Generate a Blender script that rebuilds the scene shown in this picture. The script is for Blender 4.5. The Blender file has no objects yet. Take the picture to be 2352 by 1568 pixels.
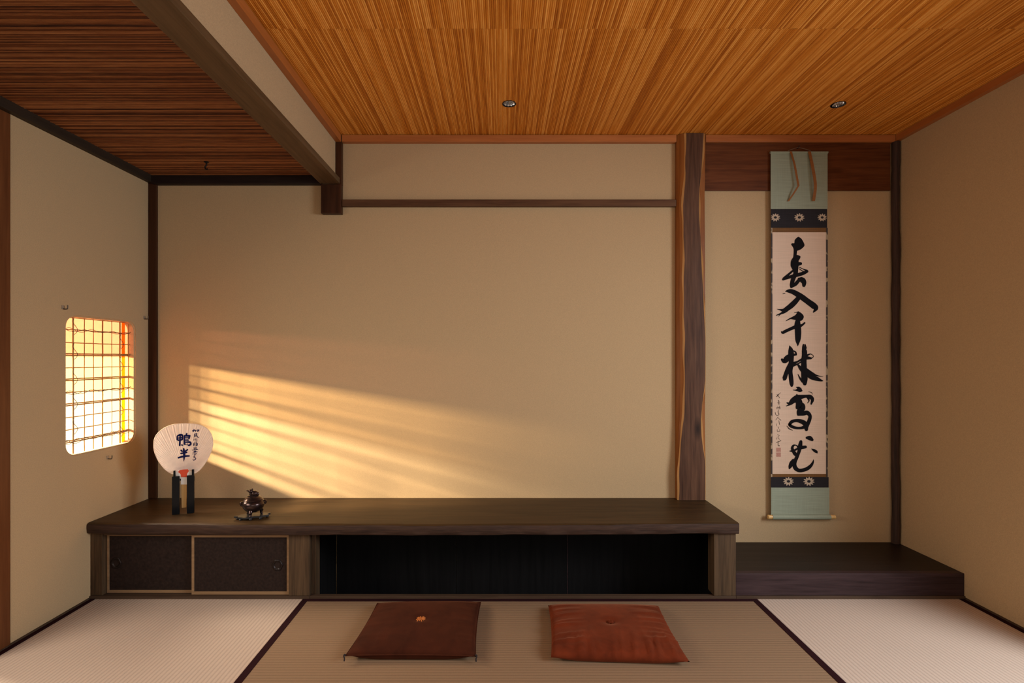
import bpy, bmesh, math, random
from mathutils import Vector, Matrix
random.seed(7)
S = bpy.context.scene
COL = S.collection

# ------------------------------------------------------------------ camera
F = 1210.0                      # focal length in pixels of the 2352 x 1568 frame
CX, CY, H = 1152.0, 823.0, 1.049  # vanishing point and eye height
cd = bpy.data.cameras.new('camera'); cam = bpy.data.objects.new('camera', cd); COL.objects.link(cam)
cam.location = (0, 0, H); cam.rotation_euler = (math.pi/2, 0, 0)
cd.sensor_width = 36.0; cd.lens = 36.0*F/2352.0
cd.shift_x = (1176.0-CX)/2352.0; cd.shift_y = (CY-784.0)/2352.0
cd.clip_start = 0.02
S.camera = cam

# ------------------------------------------------------------------ world, lights, exposure
w = bpy.data.worlds.new('world'); S.world = w; w.use_nodes = True
bg = w.node_tree.nodes['Background']; bg.inputs[0].default_value = (0.80, 0.88, 1.0, 1); bg.inputs[1].default_value = 0.08
S.view_settings.view_transform = 'Standard'; S.view_settings.look = 'None'
S.view_settings.exposure = 0.0; S.view_settings.gamma = 1.0
S.view_settings.use_curve_mapping = False

def area(name, loc, target, sx, sy, power, color, spread=180):
    d = bpy.data.lights.new(name, 'AREA'); d.shape = 'RECTANGLE'; d.size = sx; d.size_y = sy
    d.energy = power; d.color = color; d.spread = math.radians(spread)
    o = bpy.data.objects.new(name, d); COL.objects.link(o); o.location = loc
    o.rotation_euler = (Vector(target)-Vector(loc)).to_track_quat('-Z', 'Y').to_euler()
    return o
# daylight through the garden doors on the right and left, nearer than the frame shows
area('garden_light_right', (2.55, 0.62, 1.42), (0.75, 0.75, 0.0), 1.2, 1.0, 84, (0.88, 0.97, 1.06))
area('garden_light_left', (-2.20, 0.70, 1.30), (-1.00, 0.95, 0.0), 1.4, 0.8, 28, (1.0, 0.90, 0.78), 150)
area('entrance_light', (0.5, -1.7, 1.3), (0.3, 0.7, 0.0), 2.4, 1.0, 19, (1.0, 0.88, 0.74))
# low evening sun slipping through the alley, just outside the lattice window, then two added lamps
area('low_sun', (-3.64, 1.68, 1.375), (-1.0, 2.6, 0.72), 0.26, 0.085, 122, (1.0, 0.82, 0.55), 80)
area('window_boost_lamp', (-2.95, 2.62, 1.60), (-1.8, 2.38, 0.93), 0.9, 0.6, 66, (1.0, 0.87, 0.70), 120)  # unseen lamp added so more window light reaches the cushions and floor
area('backdrop_lamp', (-2.30, 3.75, 0.25), (-3.0, 3.85, 0.55), 1.2, 0.5, 21, (1.0, 0.80, 0.57))  # added lamp, brightens the backdrop seen through the window pane

# ------------------------------------------------------------------ node materials
class NT:
    def __init__(s, name):
        s.m = bpy.data.materials.new(name); s.m.use_nodes = True
        s.t = s.m.node_tree; s.t.nodes.clear()
        s.out = s.n('ShaderNodeOutputMaterial'); s.b = s.n('ShaderNodeBsdfPrincipled')
        s.l(s.b.outputs[0], s.out.inputs[0])
    def n(s, typ, **kw):
        n = s.t.nodes.new(typ)
        for k, v in kw.items(): setattr(n, k, v)
        return n
    def l(s, a, b): s.t.links.new(a, b)
    def val(s, sock, v):
        if hasattr(v, 'is_linked') or isinstance(v, bpy.types.NodeSocket): s.l(v, sock)
        else: sock.default_value = v
    def coord(s, scale=(1, 1, 1), loc=(0, 0, 0)):
        tc = s.n('ShaderNodeTexCoord'); mp = s.n('ShaderNodeMapping')
        s.l(tc.outputs['Object'], mp.inputs[0]); mp.inputs['Scale'].default_value = scale; mp.inputs['Location'].default_value = loc
        return mp.outputs[0]
    def noise(s, vec, scale=5, detail=4, rough=0.55, dist=0.0):
        n = s.n('ShaderNodeTexNoise'); s.l(vec, n.inputs['Vector'])
        n.inputs['Scale'].default_value = scale; n.inputs['Detail'].default_value = detail
        n.inputs['Roughness'].default_value = rough; n.inputs['Distortion'].default_value = dist
        return n.outputs['Fac']
    def ramp(s, fac, stops):
        r = s.n('ShaderNodeValToRGB'); s.l(fac, r.inputs[0]); e = r.color_ramp.elements
        while len(e) < len(stops): e.new(0.5)
        for i, (p, c) in enumerate(stops):
            e[i].position = p; e[i].color = (c, c, c, 1) if isinstance(c, (int, float)) else (*c, 1)
        return r.outputs[0]
    def math(s, op, a, b=0.0, c=0.0):
        m = s.n('ShaderNodeMath', operation=op); s.val(m.inputs[0], a); s.val(m.inputs[1], b); s.val(m.inputs[2], c)
        return m.outputs[0]
    def mix(s, fac, a, b, typ='MIX'):
        m = s.n('ShaderNodeMix', data_type='RGBA', blend_type=typ)
        s.val(m.inputs[0], fac)
        for i, v in ((6, a), (7, b)):
            if isinstance(v, bpy.types.NodeSocket): s.l(v, m.inputs[i])
            else: m.inputs[i].default_value = (*v, 1) if len(v) == 3 else v
        return m.outputs[2]
    def bump(s, h, strength=0.3, dist=0.002):
        b = s.n('ShaderNodeBump'); s.l(h, b.inputs['Height']); b.inputs['Strength'].default_value = strength
        b.inputs['Distance'].default_value = dist; s.l(b.outputs[0], s.b.inputs['Normal'])
    def col(s, c):
        if isinstance(c, bpy.types.NodeSocket): s.l(c, s.b.inputs['Base Color'])
        else: s.b.inputs['Base Color'].default_value = (*c, 1)
    def set(s, **kw):
        for k, v in kw.items(): s.b.inputs[k.replace('_', ' ')].default_value = v
        return s

def plain(name, c, rough=0.6, metallic=0.0, var=0.12, scale=30, spec=0.4):
    t = NT(name); f = t.noise(t.coord(), scale, 3)
    t.col(t.ramp(f, [(0.25, tuple(x*(1-var) for x in c)), (0.75, tuple(min(1, x*(1+var)) for x in c))]))
    t.set(Roughness=rough, Metallic=metallic); t.b.inputs['Specular IOR Level'].default_value = spec
    return t.m

def wood(name, c1, c2, axis='x', scale=1.0, rough=0.5, spec=0.18, streak=0.5, bump=0.15, knots=False):
    t = NT(name); k = {'x': (1.2, 22, 22), 'y': (22, 1.2, 22), 'z': (22, 22, 1.2)}[axis]
    k = tuple(v*scale for v in k)
    vec = t.coord(k); f = t.noise(vec, 1.6, 6, 0.6, 0.7); g = t.noise(vec, 6.0, 3, 0.6)
    fac = t.math('ADD', t.math('MULTIPLY', f, 1-streak*0.5), t.math('MULTIPLY', g, streak*0.5))
    c = t.ramp(fac, [(0.32, c1), (0.50, tuple((a+b)/2 for a, b in zip(c1, c2))), (0.70, c2)])
    if knots:
        v = t.n('ShaderNodeTexVoronoi'); t.l(t.coord({'x': (2.2, 6, 6), 'y': (6, 2.2, 6), 'z': (6, 6, 2.2)}[axis]), v.inputs['Vector']); v.inputs['Scale'].default_value = 1.4
        kf = t.ramp(v.outputs['Distance'], [(0.04, 0.9), (0.22, 0.0)])
        c = t.mix(kf, c, tuple(x*0.25 for x in c1))
    t.col(c); t.set(Roughness=rough); t.b.inputs['Specular IOR Level'].default_value = spec
    t.bump(fac, bump, 0.003)
    return t.m

def plaster(name, c):
    t = NT(name); v = t.coord(); f = t.noise(v, 330, 3, 0.6); g = t.noise(v, 3.0, 3)
    a = t.ramp(f, [(0.3, tuple(x*0.86 for x in c)), (0.7, tuple(x*1.10 for x in c))])
    a = t.mix(t.math('MULTIPLY', g, 0.14), a, tuple(x*0.75 for x in c))
    t.col(a); t.set(Roughness=0.95); t.b.inputs['Specular IOR Level'].default_value = 0.12; t.bump(f, 0.45, 0.0012)
    return t.m

def reeds(name, axis, pitch, dark, mid, light, split, off=(0, 0)):
    """a ceiling of split reeds: every reed has its own tone, with joints and streaks along it"""
    t = NT(name); tc = t.n('ShaderNodeTexCoord'); sp = t.n('ShaderNodeSeparateXYZ'); t.l(tc.outputs['Object'], sp.inputs[0])
    across, along = (sp.outputs[0], sp.outputs[1]) if axis == 'y' else (sp.outputs[1], sp.outputs[0])
    across, along = t.math('ADD', across, off[0]), t.math('ADD', along, off[1])
    idx = t.math('FLOOR', t.math('DIVIDE', across, pitch))
    sec = t.math('GREATER_THAN', along, split)
    cv = t.n('ShaderNodeCombineXYZ'); t.l(idx, cv.inputs[0]); t.l(sec, cv.inputs[1])
    wn = t.n('ShaderNodeTexWhiteNoise', noise_dimensions='3D'); t.l(cv.outputs[0], wn.inputs['Vector'])
    c2 = t.n('ShaderNodeCombineXYZ'); t.l(t.math('MULTIPLY', idx, 3.7), c2.inputs[0]); t.l(t.math('MULTIPLY', along, 7.0), c2.inputs[1]); t.l(sec, c2.inputs[2])
    st = t.noise(c2.outputs[0], 1.0, 3, 0.6)
    c3 = t.n('ShaderNodeCombineXYZ'); t.l(t.math('MULTIPLY', across, 16.0), c3.inputs[0]); t.l(t.math('MULTIPLY', along, 1.6), c3.inputs[1])
    pt = t.noise(c3.outputs[0], 1.0, 3, 0.6)
    fac = t.math('ADD', t.math('MULTIPLY', wn.outputs['Value'], 0.42), t.math('ADD', t.math('MULTIPLY', st, 0.46), t.math('MULTIPLY', pt, 0.12)))
    t.col(t.ramp(fac, [(0.27, dark), (0.47, mid), (0.72, light)]))
    t.set(Roughness=0.55); t.b.inputs['Specular IOR Level'].default_value = 0.22
    return t.m

def tatami(name, axis, c, pitch=0.0150):
    t = NT(name); tc = t.n('ShaderNodeTexCoord'); sp = t.n('ShaderNodeSeparateXYZ'); t.l(tc.outputs['Object'], sp.inputs[0])
    across, along = (sp.outputs[0], sp.outputs[1]) if axis == 'y' else (sp.outputs[1], sp.outputs[0])
    ph = t.math('FRACT', t.math('DIVIDE', across, pitch))
    ridge = t.math('SINE', t.math('MULTIPLY', ph, math.pi))
    v = t.n('ShaderNodeCombineXYZ'); t.l(t.math('MULTIPLY', across, 70), v.inputs[0]); t.l(t.math('MULTIPLY', along, 300), v.inputs[1])
    fib = t.noise(v.outputs[0], 1.0, 2)
    big = t.noise(t.coord(), 2.0, 3)
    k = t.math('ADD', t.math('MULTIPLY', t.math('POWER', ridge, 0.55), 0.50), t.math('ADD', t.math('MULTIPLY', fib, 0.30), t.math('MULTIPLY', big, 0.20)))
    t.col(t.ramp(k, [(0.22, tuple(x*0.72 for x in c)), (0.50, tuple(x*0.90 for x in c)), (0.85, tuple(x*1.10 for x in c))]))
    t.set(Roughness=0.62); t.b.inputs['Specular IOR Level'].default_value = 0.25; t.bump(ridge, 0.3, 0.002)
    return t.m

def velvet(name, c, sheen):
    t = NT(name); f = t.noise(t.coord(), 14, 5, 0.6, 0.5); g = t.noise(t.coord(), 400, 2)
    t.col(t.ramp(f, [(0.3, tuple(x*0.72 for x in c)), (0.7, tuple(x*1.25 for x in c))]))
    t.set(Roughness=0.9); t.b.inputs['Specular IOR Level'].default_value = 0.1
    t.b.inputs['Sheen Weight'].default_value = 0.30; t.b.inputs['Sheen Roughness'].default_value = 0.4
    t.b.inputs['Sheen Tint'].default_value = (*sheen, 1); t.bump(g, 0.3, 0.001)
    return t.m

def silk(name, c, dark=0.8):
    t = NT(name); v = t.coord((6, 6, 240)); f = t.noise(v, 1.2, 4); g = t.noise(t.coord((240, 6, 6)), 1.2, 2)
    k = t.math('ADD', t.math('MULTIPLY', f, 0.7), t.math('MULTIPLY', g, 0.3))
    t.col(t.ramp(k, [(0.3, tuple(x*dark for x in c)), (0.7, tuple(x*1.12 for x in c))]))
    t.set(Roughness=0.7); t.b.inputs['Specular IOR Level'].default_value = 0.25
    return t.m

def paper_lit(name, c, clear, tint=(1, 1, 1), front=0.25):
    """window paper: part of the light passes straight through, the rest is spread by the sheet"""
    t = NT(name); t.t.nodes.remove(t.b)
    f = t.noise(t.coord(), 60, 4); k = t.ramp(f, [(0.3, tuple(x*0.92 for x in c)), (0.7, c)])
    tr = t.n('ShaderNodeBsdfTranslucent'); t.l(k, tr.inputs[0]); tp = t.n('ShaderNodeBsdfTransparent'); tp.inputs[0].default_value = (*tint, 1)
    df = t.n('ShaderNodeBsdfDiffuse'); t.l(k, df.inputs[0])
    m0 = t.n('ShaderNodeMixShader'); m0.inputs[0].default_value = front; t.l(tr.outputs[0], m0.inputs[1]); t.l(df.outputs[0], m0.inputs[2])
    m1 = t.n('ShaderNodeMixShader'); m1.inputs[0].default_value = clear; t.l(m0.outputs[0], m1.inputs[1]); t.l(tp.outputs[0], m1.inputs[2])
    t.l(m1.outputs[0], t.out.inputs[0])
    return t.m

M = {}
M['wall'] = plaster('sand_plaster', (0.475, 0.325, 0.176))
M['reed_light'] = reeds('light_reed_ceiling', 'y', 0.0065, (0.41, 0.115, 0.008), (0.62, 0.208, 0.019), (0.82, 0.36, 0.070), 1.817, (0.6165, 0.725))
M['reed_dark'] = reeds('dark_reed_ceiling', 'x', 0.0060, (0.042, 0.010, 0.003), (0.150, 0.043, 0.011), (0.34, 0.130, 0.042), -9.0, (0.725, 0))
M['red_trim'] = wood('red_cedar', (0.33, 0.095, 0.024), (0.48, 0.165, 0.045), 'x', rough=0.4, spec=0.4, bump=0.04)
M['red_trim_y'] = wood('red_cedar_lengthwise', (0.33, 0.095, 0.020), (0.46, 0.15, 0.035), 'y', rough=0.4, spec=0.4, bump=0.04)
M['beam'] = wood('brown_beam', (0.062, 0.033, 0.013), (0.135, 0.076, 0.034), 'y', rough=0.5, bump=0.1)
M['dark_trim_x'] = wood('dark_trim', (0.010, 0.005, 0.004), (0.026, 0.014, 0.010), 'x', rough=0.55)
M['dark_trim_y'] = wood('dark_trim_lengthwise', (0.020, 0.012, 0.007), (0.042, 0.026, 0.016), 'y', rough=0.55)
M['dark_post'] = wood('dark_post', (0.024, 0.008, 0.003), (0.062, 0.021, 0.008), 'z', rough=0.45)
M['red_post'] = wood('red_brown_post', (0.085, 0.026, 0.008), (0.16, 0.055, 0.018), 'z', rough=0.4)
M['rail'] = wood('rail_wood', (0.052, 0.020, 0.009), (0.135, 0.062, 0.028), 'x', rough=0.55)
M['board'] = wood('stained_board', (0.024, 0.012, 0.004), (0.072, 0.037, 0.014), 'x', 0.9, rough=0.45, spec=0.16, streak=0.8)
M['board_edge'] = wood('rough_board_edge', (0.020, 0.010, 0.007), (0.070, 0.036, 0.022), 'x', 1.5, rough=0.7, bump=0.6, streak=0.9)
M['cab_post'] = wood('weathered_post', (0.030, 0.017, 0.009), (0.110, 0.062, 0.030), 'z', rough=0.6, streak=0.8)
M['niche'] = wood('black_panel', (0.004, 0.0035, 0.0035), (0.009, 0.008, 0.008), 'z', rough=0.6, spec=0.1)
M['sill'] = wood('sill_wood', (0.040, 0.022, 0.013), (0.085, 0.050, 0.030), 'x', rough=0.5)
M['dais_top'] = wood('black_dais', (0.014, 0.0085, 0.0065), (0.026, 0.017, 0.013), 'x', rough=0.45, spec=0.15)
M['dais_front'] = wood('dais_front', (0.020, 0.010, 0.010), (0.055, 0.030, 0.030), 'x', 1.2, rough=0.5, streak=0.8)
M['lintel'] = wood('alcove_board', (0.050, 0.012, 0.004), (0.175, 0.055, 0.016), 'x', 0.8, rough=0.45, streak=0.7, knots=True)
M['heart'] = wood('pillar_heartwood', (0.036, 0.013, 0.006), (0.135, 0.060, 0.030), 'z', 0.8, rough=0.6, streak=1.0, knots=True)
M['wane'] = wood('pillar_wane', (0.17, 0.050, 0.010), (0.30, 0.105, 0.022), 'z', 0.7, rough=0.42)
M['sap'] = wood('pillar_sapwood', (0.30, 0.130, 0.035), (0.46, 0.225, 0.075), 'z', 0.8, rough=0.5)
M['bark'] = wood('bark_pole', (0.016, 0.010, 0.008), (0.075, 0.040, 0.028), 'z', 1.4, rough=0.75, bump=0.7)
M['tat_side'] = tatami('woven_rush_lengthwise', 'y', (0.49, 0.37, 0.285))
M['tat_mid'] = tatami('woven_rush_crosswise', 'x', (0.235, 0.143, 0.080))  # weaker sheen of the crosswise weave painted in as a darker base colour
M['heri'] = plain('dark_cloth_border', (0.020, 0.0045, 0.0055), 0.9, spec=0.08)
M['door_paper'] = plain('dark_door_paper', (0.020, 0.011, 0.008), 0.8, spec=0.15, var=0.4, scale=90)
M['door_frame'] = wood('pale_door_frame', (0.19, 0.105, 0.050), (0.30, 0.18, 0.092), 'x', rough=0.5, bump=0.03)
M['iron'] = plain('dark_iron', (0.020, 0.013, 0.011), 0.4, 0.6)
M['bronze'] = plain('brown_bronze', (0.060, 0.038, 0.034), 0.25, 0.85, var=0.2)
M['burl'] = plain('black_burl', (0.020, 0.019, 0.019), 0.35, 0.1)
M['lacquer'] = plain('black_lacquer', (0.004, 0.0045, 0.006), 0.30, 0.0, spec=0.2)
M['fan_paper'] = paper_lit('fan_paper', (0.80, 0.68, 0.60), 0.0, (1, 1, 1), 0.62)
M['fan_white'] = plain('white_paper', (0.80, 0.72, 0.63), 0.8, var=0.04)
M['fan_rim'] = plain('fan_rim', (0.62, 0.45, 0.35), 0.7)
M['red_paint'] = plain('vermilion', (0.62, 0.060, 0.018), 0.6)
M['bamboo'] = wood('bamboo_handle', (0.52, 0.28, 0.09), (0.64, 0.38, 0.15), 'z', rough=0.45, bump=0.03)
M['ink'] = plain('black_ink', (0.008, 0.007, 0.008), 0.85, spec=0.08)
M['thin_ink'] = plain('thin_ink', (0.045, 0.028, 0.020), 0.85, spec=0.08)
M['blue_ink'] = plain('blue_ink', (0.008, 0.010, 0.058), 0.85, spec=0.08)
M['seal'] = plain('faded_seal', (0.42, 0.20, 0.15), 0.85, var=0.2, scale=300)
M['rush'] = plain('split_reed', (0.36, 0.165, 0.042), 0.7)
M['vine'] = plain('wisteria_vine', (0.055, 0.028, 0.010), 0.8)
M['window_paper'] = paper_lit('window_paper', (0.95, 0.86, 0.62), 0.965)
M['blind'] = paper_lit('amber_blind', (0.34, 0.21, 0.12), 0.30, (0.74, 0.50, 0.50))
M['sun_dimming_layer'] = paper_lit('sun_dimming_layer', (0.30, 0.20, 0.10), 0.74, (1.0, 0.94, 0.84))
M['window_backdrop'] = plain('cream_backdrop', (0.80, 0.67, 0.50), 0.9, var=0.05)
M['window_slat'] = paper_lit('amber_slat', (0.90, 0.36, 0.03), 0.0)
M['steel'] = plain('lamp_reflector', (0.90, 0.87, 0.84), 0.12, 1.0, var=0.02)
def glow(name, c, e):
    t = NT(name); t.col(c); t.b.inputs['Emission Color'].default_value = (*c, 1); t.b.inputs['Emission Strength'].default_value = e; return t.m
M['bulb'] = glow('dim_bulb', (1.0, 0.92, 0.85), 40.0)
M['hook'] = plain('hook_metal', (0.10, 0.075, 0.055), 0.4, 0.5)
M['hook_light'] = plain('hook_plate', (0.34, 0.27, 0.20), 0.5, 0.3)
M['green_silk'] = silk('green_silk', (0.290, 0.320, 0.232))
M['brocade'] = silk('navy_brocade', (0.016, 0.012, 0.014), 0.5)
M['gold_silk'] = silk('bronze_silk', (0.160, 0.070, 0.017), 0.7)
M['scroll_paper'] = silk('aged_paper', (0.62, 0.445, 0.325), 0.93)
M['lotus'] = plain('lotus_thread', (0.45, 0.34, 0.235), 0.7, var=0.25, scale=250)
M['futai'] = silk('brown_ribbon', (0.26, 0.095, 0.022), 0.8)
M['cord'] = plain('hanging_cord', (0.16, 0.10, 0.06), 0.7)
M['knob'] = plain('roller_knob', (0.72, 0.44, 0.16), 0.3)
M['zab_dark'] = velvet('chestnut_velvet', (0.042, 0.009, 0.003), (0.30, 0.10, 0.04))
M['zab_rust'] = velvet('rust_velvet', (0.115, 0.018, 0.0045), (0.65, 0.26, 0.13))
M['tuft_orange'] = plain('orange_thread', (0.48, 0.135, 0.022), 0.8)
M['tassel'] = plain('dark_thread', (0.012, 0.006, 0.006), 0.8)
def side_brocade():
    t = NT('spotted_brocade'); v = t.coord(); f = t.noise(v, 34, 1, 0.4)
    t.col(t.ramp(f, [(0.54, (0.030, 0.016, 0.011)), (0.62, (0.34, 0.25, 0.15))])); t.set(Roughness=0.7); return t.m
M['side_brocade'] = side_brocade()

# ------------------------------------------------------------------ mesh helpers
def P(x, y, Y):                                   # a pixel of the photograph at depth Y
    return Vector(((x-CX)*Y/F, Y, H-(y-CY)*Y/F))
def box(bm, x0, x1, y0, y1, z0, z1, mi=0, bevel=0.0):
    vs = [bm.verts.new((x, y, z)) for x in (x0, x1) for y in (y0, y1) for z in (z0, z1)]
    fs = [bm.faces.new([vs[i] for i in q]) for q in ((0, 1, 3, 2), (4, 6, 7, 5), (0, 4, 5, 1), (2, 3, 7, 6), (0, 2, 6, 4), (1, 5, 7, 3))]
    for f in fs: f.material_index = mi
    if bevel:
        es = {e for f in fs for e in f.edges}
        bmesh.ops.bevel(bm, geom=list(es), offset=bevel, segments=2, affect='EDGES', profile=0.6)
    return vs
def tube(bm, pts, r, seg=8, cap=True):
    pts = [Vector(p) for p in pts]; n = len(pts); rings = []
    rs = r if isinstance(r, (list, tuple)) else [r]*n
    up = Vector((0.123, 0.31, 0.95)).normalized(); prev = None
    for i, p in enumerate(pts):
        d = (pts[min(i+1, n-1)]-pts[max(i-1, 0)]).normalized()
        if prev is None:
            a = d.cross(up)
            if a.length < 1e-3: a = d.cross(Vector((1, 0, 0)))
        else: a = prev - d*prev.dot(d)
        a.normalize(); b = d.cross(a); prev = a
        rings.append([bm.verts.new(p+(a*math.cos(t)+b*math.sin(t))*rs[i]) for t in [2*math.pi*k/seg for k in range(seg)]])
    for i in range(n-1):
        for k in range(seg):
            bm.faces.new((rings[i][k], rings[i][(k+1) % seg], rings[i+1][(k+1) % seg], rings[i+1][k]))
    if cap:
        bm.faces.new(rings[0][::-1]); bm.faces.new(rings[-1])
def lathe(bm, prof, c, seg=32):
    rings = []
    for r, z in prof:
        rings.append([bm.verts.new((c[0]+r*math.cos(2*math.pi*k/seg), c[1]+r*math.sin(2*math.pi*k/seg), c[2]+z)) for k in range(seg)] if r > 1e-5 else [bm.verts.new((c[0], c[1], c[2]+z))])
    for a, b in zip(rings, rings[1:]):
        for k in range(seg):
            q = [a[k % len(a)], a[(k+1) % len(a)], b[(k+1) % len(b)], b[k % len(b)]]
            u = []
            for v in q:
                if v not in u: u.append(v)
            if len(u) > 2: bm.faces.new(u)
def extrude_poly(bm, pts, d, mi=0):               # closed outline (list of Vector) thickened along vector d
    a = [bm.verts.new(p) for p in pts]; b = [bm.verts.new(Vector(p)+Vector(d)) for p in pts]; n = len(a)
    f = [bm.faces.new(a[::-1]), bm.faces.new(b)]
    for i in range(n): f.append(bm.faces.new((a[i], a[(i+1) % n], b[(i+1) % n], b[i])))
    for q in f: q.material_index = mi
def wpos(o):
    v = Vector((0, 0, 0))
    while o: v += o.location; o = o.parent
    return v
def obj(name, bm, mats, parent=None, smooth=False, normals=True):
    if normals: bmesh.ops.recalc_face_normals(bm, faces=bm.faces)
    co = [v.co for v in bm.verts]
    if parent: off = wpos(parent)
    else:
        off = Vector(((min(c.x for c in co)+max(c.x for c in co))/2, (min(c.y for c in co)+max(c.y for c in co))/2, min(c.z for c in co)))
    bmesh.ops.translate(bm, verts=bm.verts, vec=-off)
    me = bpy.data.meshes.new(name); bm.to_mesh(me); bm.free()
    for m in (mats if isinstance(mats, (list, tuple)) else [mats]): me.materials.append(m)
    if smooth:
        for p in me.polygons: p.use_smooth = True
        if smooth != 'full':
            try: me.set_sharp_from_angle(angle=math.radians(38))
            except Exception: pass
    o = bpy.data.objects.new(name, me); COL.objects.link(o)
    if parent: o.parent = parent
    else: o.location = off
    return o
def tag(o, label=None, cat=None, group=None, kind=None):
    if label: o['label'] = label
    if cat: o['category'] = cat
    if group: o['group'] = group
    if kind: o['kind'] = kind
    return o
def thing(name, loc, label, cat, group=None):
    o = bpy.data.objects.new(name, None); COL.objects.link(o); o.location = loc; o.empty_display_size = 0.1
    return tag(o, label, cat, group)
def struct(name, bm, mats, label=None, parent=None, smooth=False, cat=None):
    o = obj(name, bm, mats, parent, smooth)
    if not parent: o['kind'] = 'structure'
    if label: o['label'] = label
    if cat: o['category'] = cat
    return o
def B(*a, **k):
    bm = bmesh.new(); box(bm, *a, **k); return bm
def smooth_path(pts, sub=5):
    if len(pts) < 3: return [tuple(p) for p in pts]
    out = []; q = [pts[0]]+list(pts)+[pts[-1]]
    for i in range(1, len(q)-2):
        for s in range(sub):
            t = s/sub
            out.append(tuple(0.5*((2*b)+(c-a)*t+(2*a-5*b+4*c-d)*t*t+(3*b-a-3*c+d)*t**3) for a, b, c, d in zip(q[i-1], q[i], q[i+1], q[i+2])))
    out.append(tuple(pts[-1])); return out
OUT = [Vector((0, -1, 0))]; BOLD = [1.0]
def brush(bm, strokes, conv, wscale):
    """ink strokes: each is a list of (x, y, width); conv maps (x, y) to a point on the sheet"""
    base = conv
    for si, st in enumerate(strokes):
        conv = lambda x, y, si=si: base(x, y)+OUT[0]*(0.00012*(si+1))
        p = smooth_path([(x, y, q*BOLD[0]) for x, y, q in st], 5); n = len(p); L, R = [], []
        for i, (x, y, wd) in enumerate(p):
            x0, y0 = p[max(i-1, 0)][:2]; x1, y1 = p[min(i+1, n-1)][:2]
            dx, dy = x1-x0, y1-y0; d = math.hypot(dx, dy) or 1; wd = max(wd, 2)*0.5
            L.append((x-dy/d*wd, y+dx/d*wd)); R.append((x+dy/d*wd, y-dx/d*wd))
        def cap(i, s):
            x, y, wd = p[i]; j = min(i+1, n-1) if i == 0 else i; k = 0 if i == 0 else i-1
            a = math.atan2(p[j][1]-p[k][1], p[j][0]-p[k][0]); r = max(wd, 2)*0.5; e = 0.8
            return [(x+r*e*math.cos(a+s*t), y+r*e*math.sin(a+s*t)) for t in (0,)] if False else [(x+(-1 if i == 0 else 1)*r*0.7*math.cos(a)+r*0.55*c*math.cos(a+math.pi/2), y+(-1 if i == 0 else 1)*r*0.7*math.sin(a)+r*0.55*c*math.sin(a+math.pi/2)) for c in (1, -1)]
        vl = [bm.verts.new(conv(*q)) for q in L]; vr = [bm.verts.new(conv(*q)) for q in R]
        for i in range(n-1): bm.faces.new((vl[i], vl[i+1], vr[i+1], vr[i]))
        a, b = cap(0, 1); va, vb = bm.verts.new(conv(*a)), bm.verts.new(conv(*b)); bm.faces.new((vl[0], vr[0], vb, va))
        a, b = cap(n-1, 1); va, vb = bm.verts.new(conv(*a)), bm.verts.new(conv(*b)); bm.faces.new((vl[-1], va, vb, vr[-1]))
def fill(bm, pts, conv):
    p = smooth_path(list(pts)+[pts[0]], 3)[:-1]
    f = bm.faces.new([bm.verts.new(conv(*q)) for q in p]); bmesh.ops.triangulate(bm, faces=[f])

# ------------------------------------------------------------------ room shell
XL, XR, YB = -1.80, 2.025, 2.70
ZC, ZL = 2.185, 1.978           # the two ceiling heights
PX = -0.842                     # plaster face of the wall hanging between them
YF = -1.3
bm = bmesh.new(); box(bm, XL-0.07, XR+0.07, YF, 2.32, -0.16, -0.05)
struct('floor', bm, M['tat_side'])
struct('wall_back', B(XL-0.09, XR+0.09, YB, YB+0.09, -0.25, 2.34), M['wall'])
struct('wall_front', B(XL-0.09, XR+0.09, YF-0.09, YF, 1.85, 2.34), M['wall'])
# right wall: solid beside the alcove, open to the garden nearer the camera
bm = bmesh.new(); box(bm, XR, XR+0.07, 1.70, YB, -0.05, 2.30); box(bm, XR, XR+0.07, YF, 1.70, 1.78, 2.30); box(bm, XR, XR+0.07, YF, -0.40, -0.05, 1.78)
struct('wall_right', bm, M['wall'])
# left wall with the round-cornered window hole
WY0, WY1, WZ0, WZ1, WR = 2.182, 2.586, 0.643, 1.226, 0.048
bm = bmesh.new(); WT = 0.036
def loop(x):
    o = [bm.verts.new((x, y, z)) for y, z in ((1.925, -0.05), (YB, -0.05), (YB, 2.30), (1.925, 2.30))]
    ins = []
    for cy, cz, a0 in ((WY1-WR, WZ0+WR, -90), (WY1-WR, WZ1-WR, 0), (WY0+WR, WZ1-WR, 90), (WY0+WR, WZ0+WR, 180)):
        for k in range(9):
            a = math.radians(a0+90*k/8); ins.append(bm.verts.new((x, cy+WR*math.cos(a), cz+WR*math.sin(a))))
    return o, ins
o1, i1 = loop(XL); e = []
for L in (o1, i1):
    for k in range(len(L)): e.append(bm.edges.new((L[k], L[(k+1) % len(L)])))
bmesh.ops.triangle_fill(bm, use_beauty=True, use_dissolve=False, edges=e)
fs = list(bm.faces); g = bmesh.ops.extrude_face_region(bm, geom=fs)
bmesh.ops.translate(bm, vec=(-WT, 0, 0), verts=[v for v in g['geom'] if isinstance(v, bmesh.types.BMVert)])
rim = [ed for ed in bm.edges if all(abs(v.co.x-XL) < 1e-5 for v in ed.verts) and all(v in i1 for v in ed.verts)]
bmesh.ops.bevel(bm, geom=rim, offset=0.006, segments=3, affect='EDGES')
box(bm, XL-WT, XL, YF, 1.925, 1.74, 2.30); box(bm, XL-WT, XL, YF, -0.40, -0.05, 1.74)
struct('wall_left', bm, M['wall'])

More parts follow.
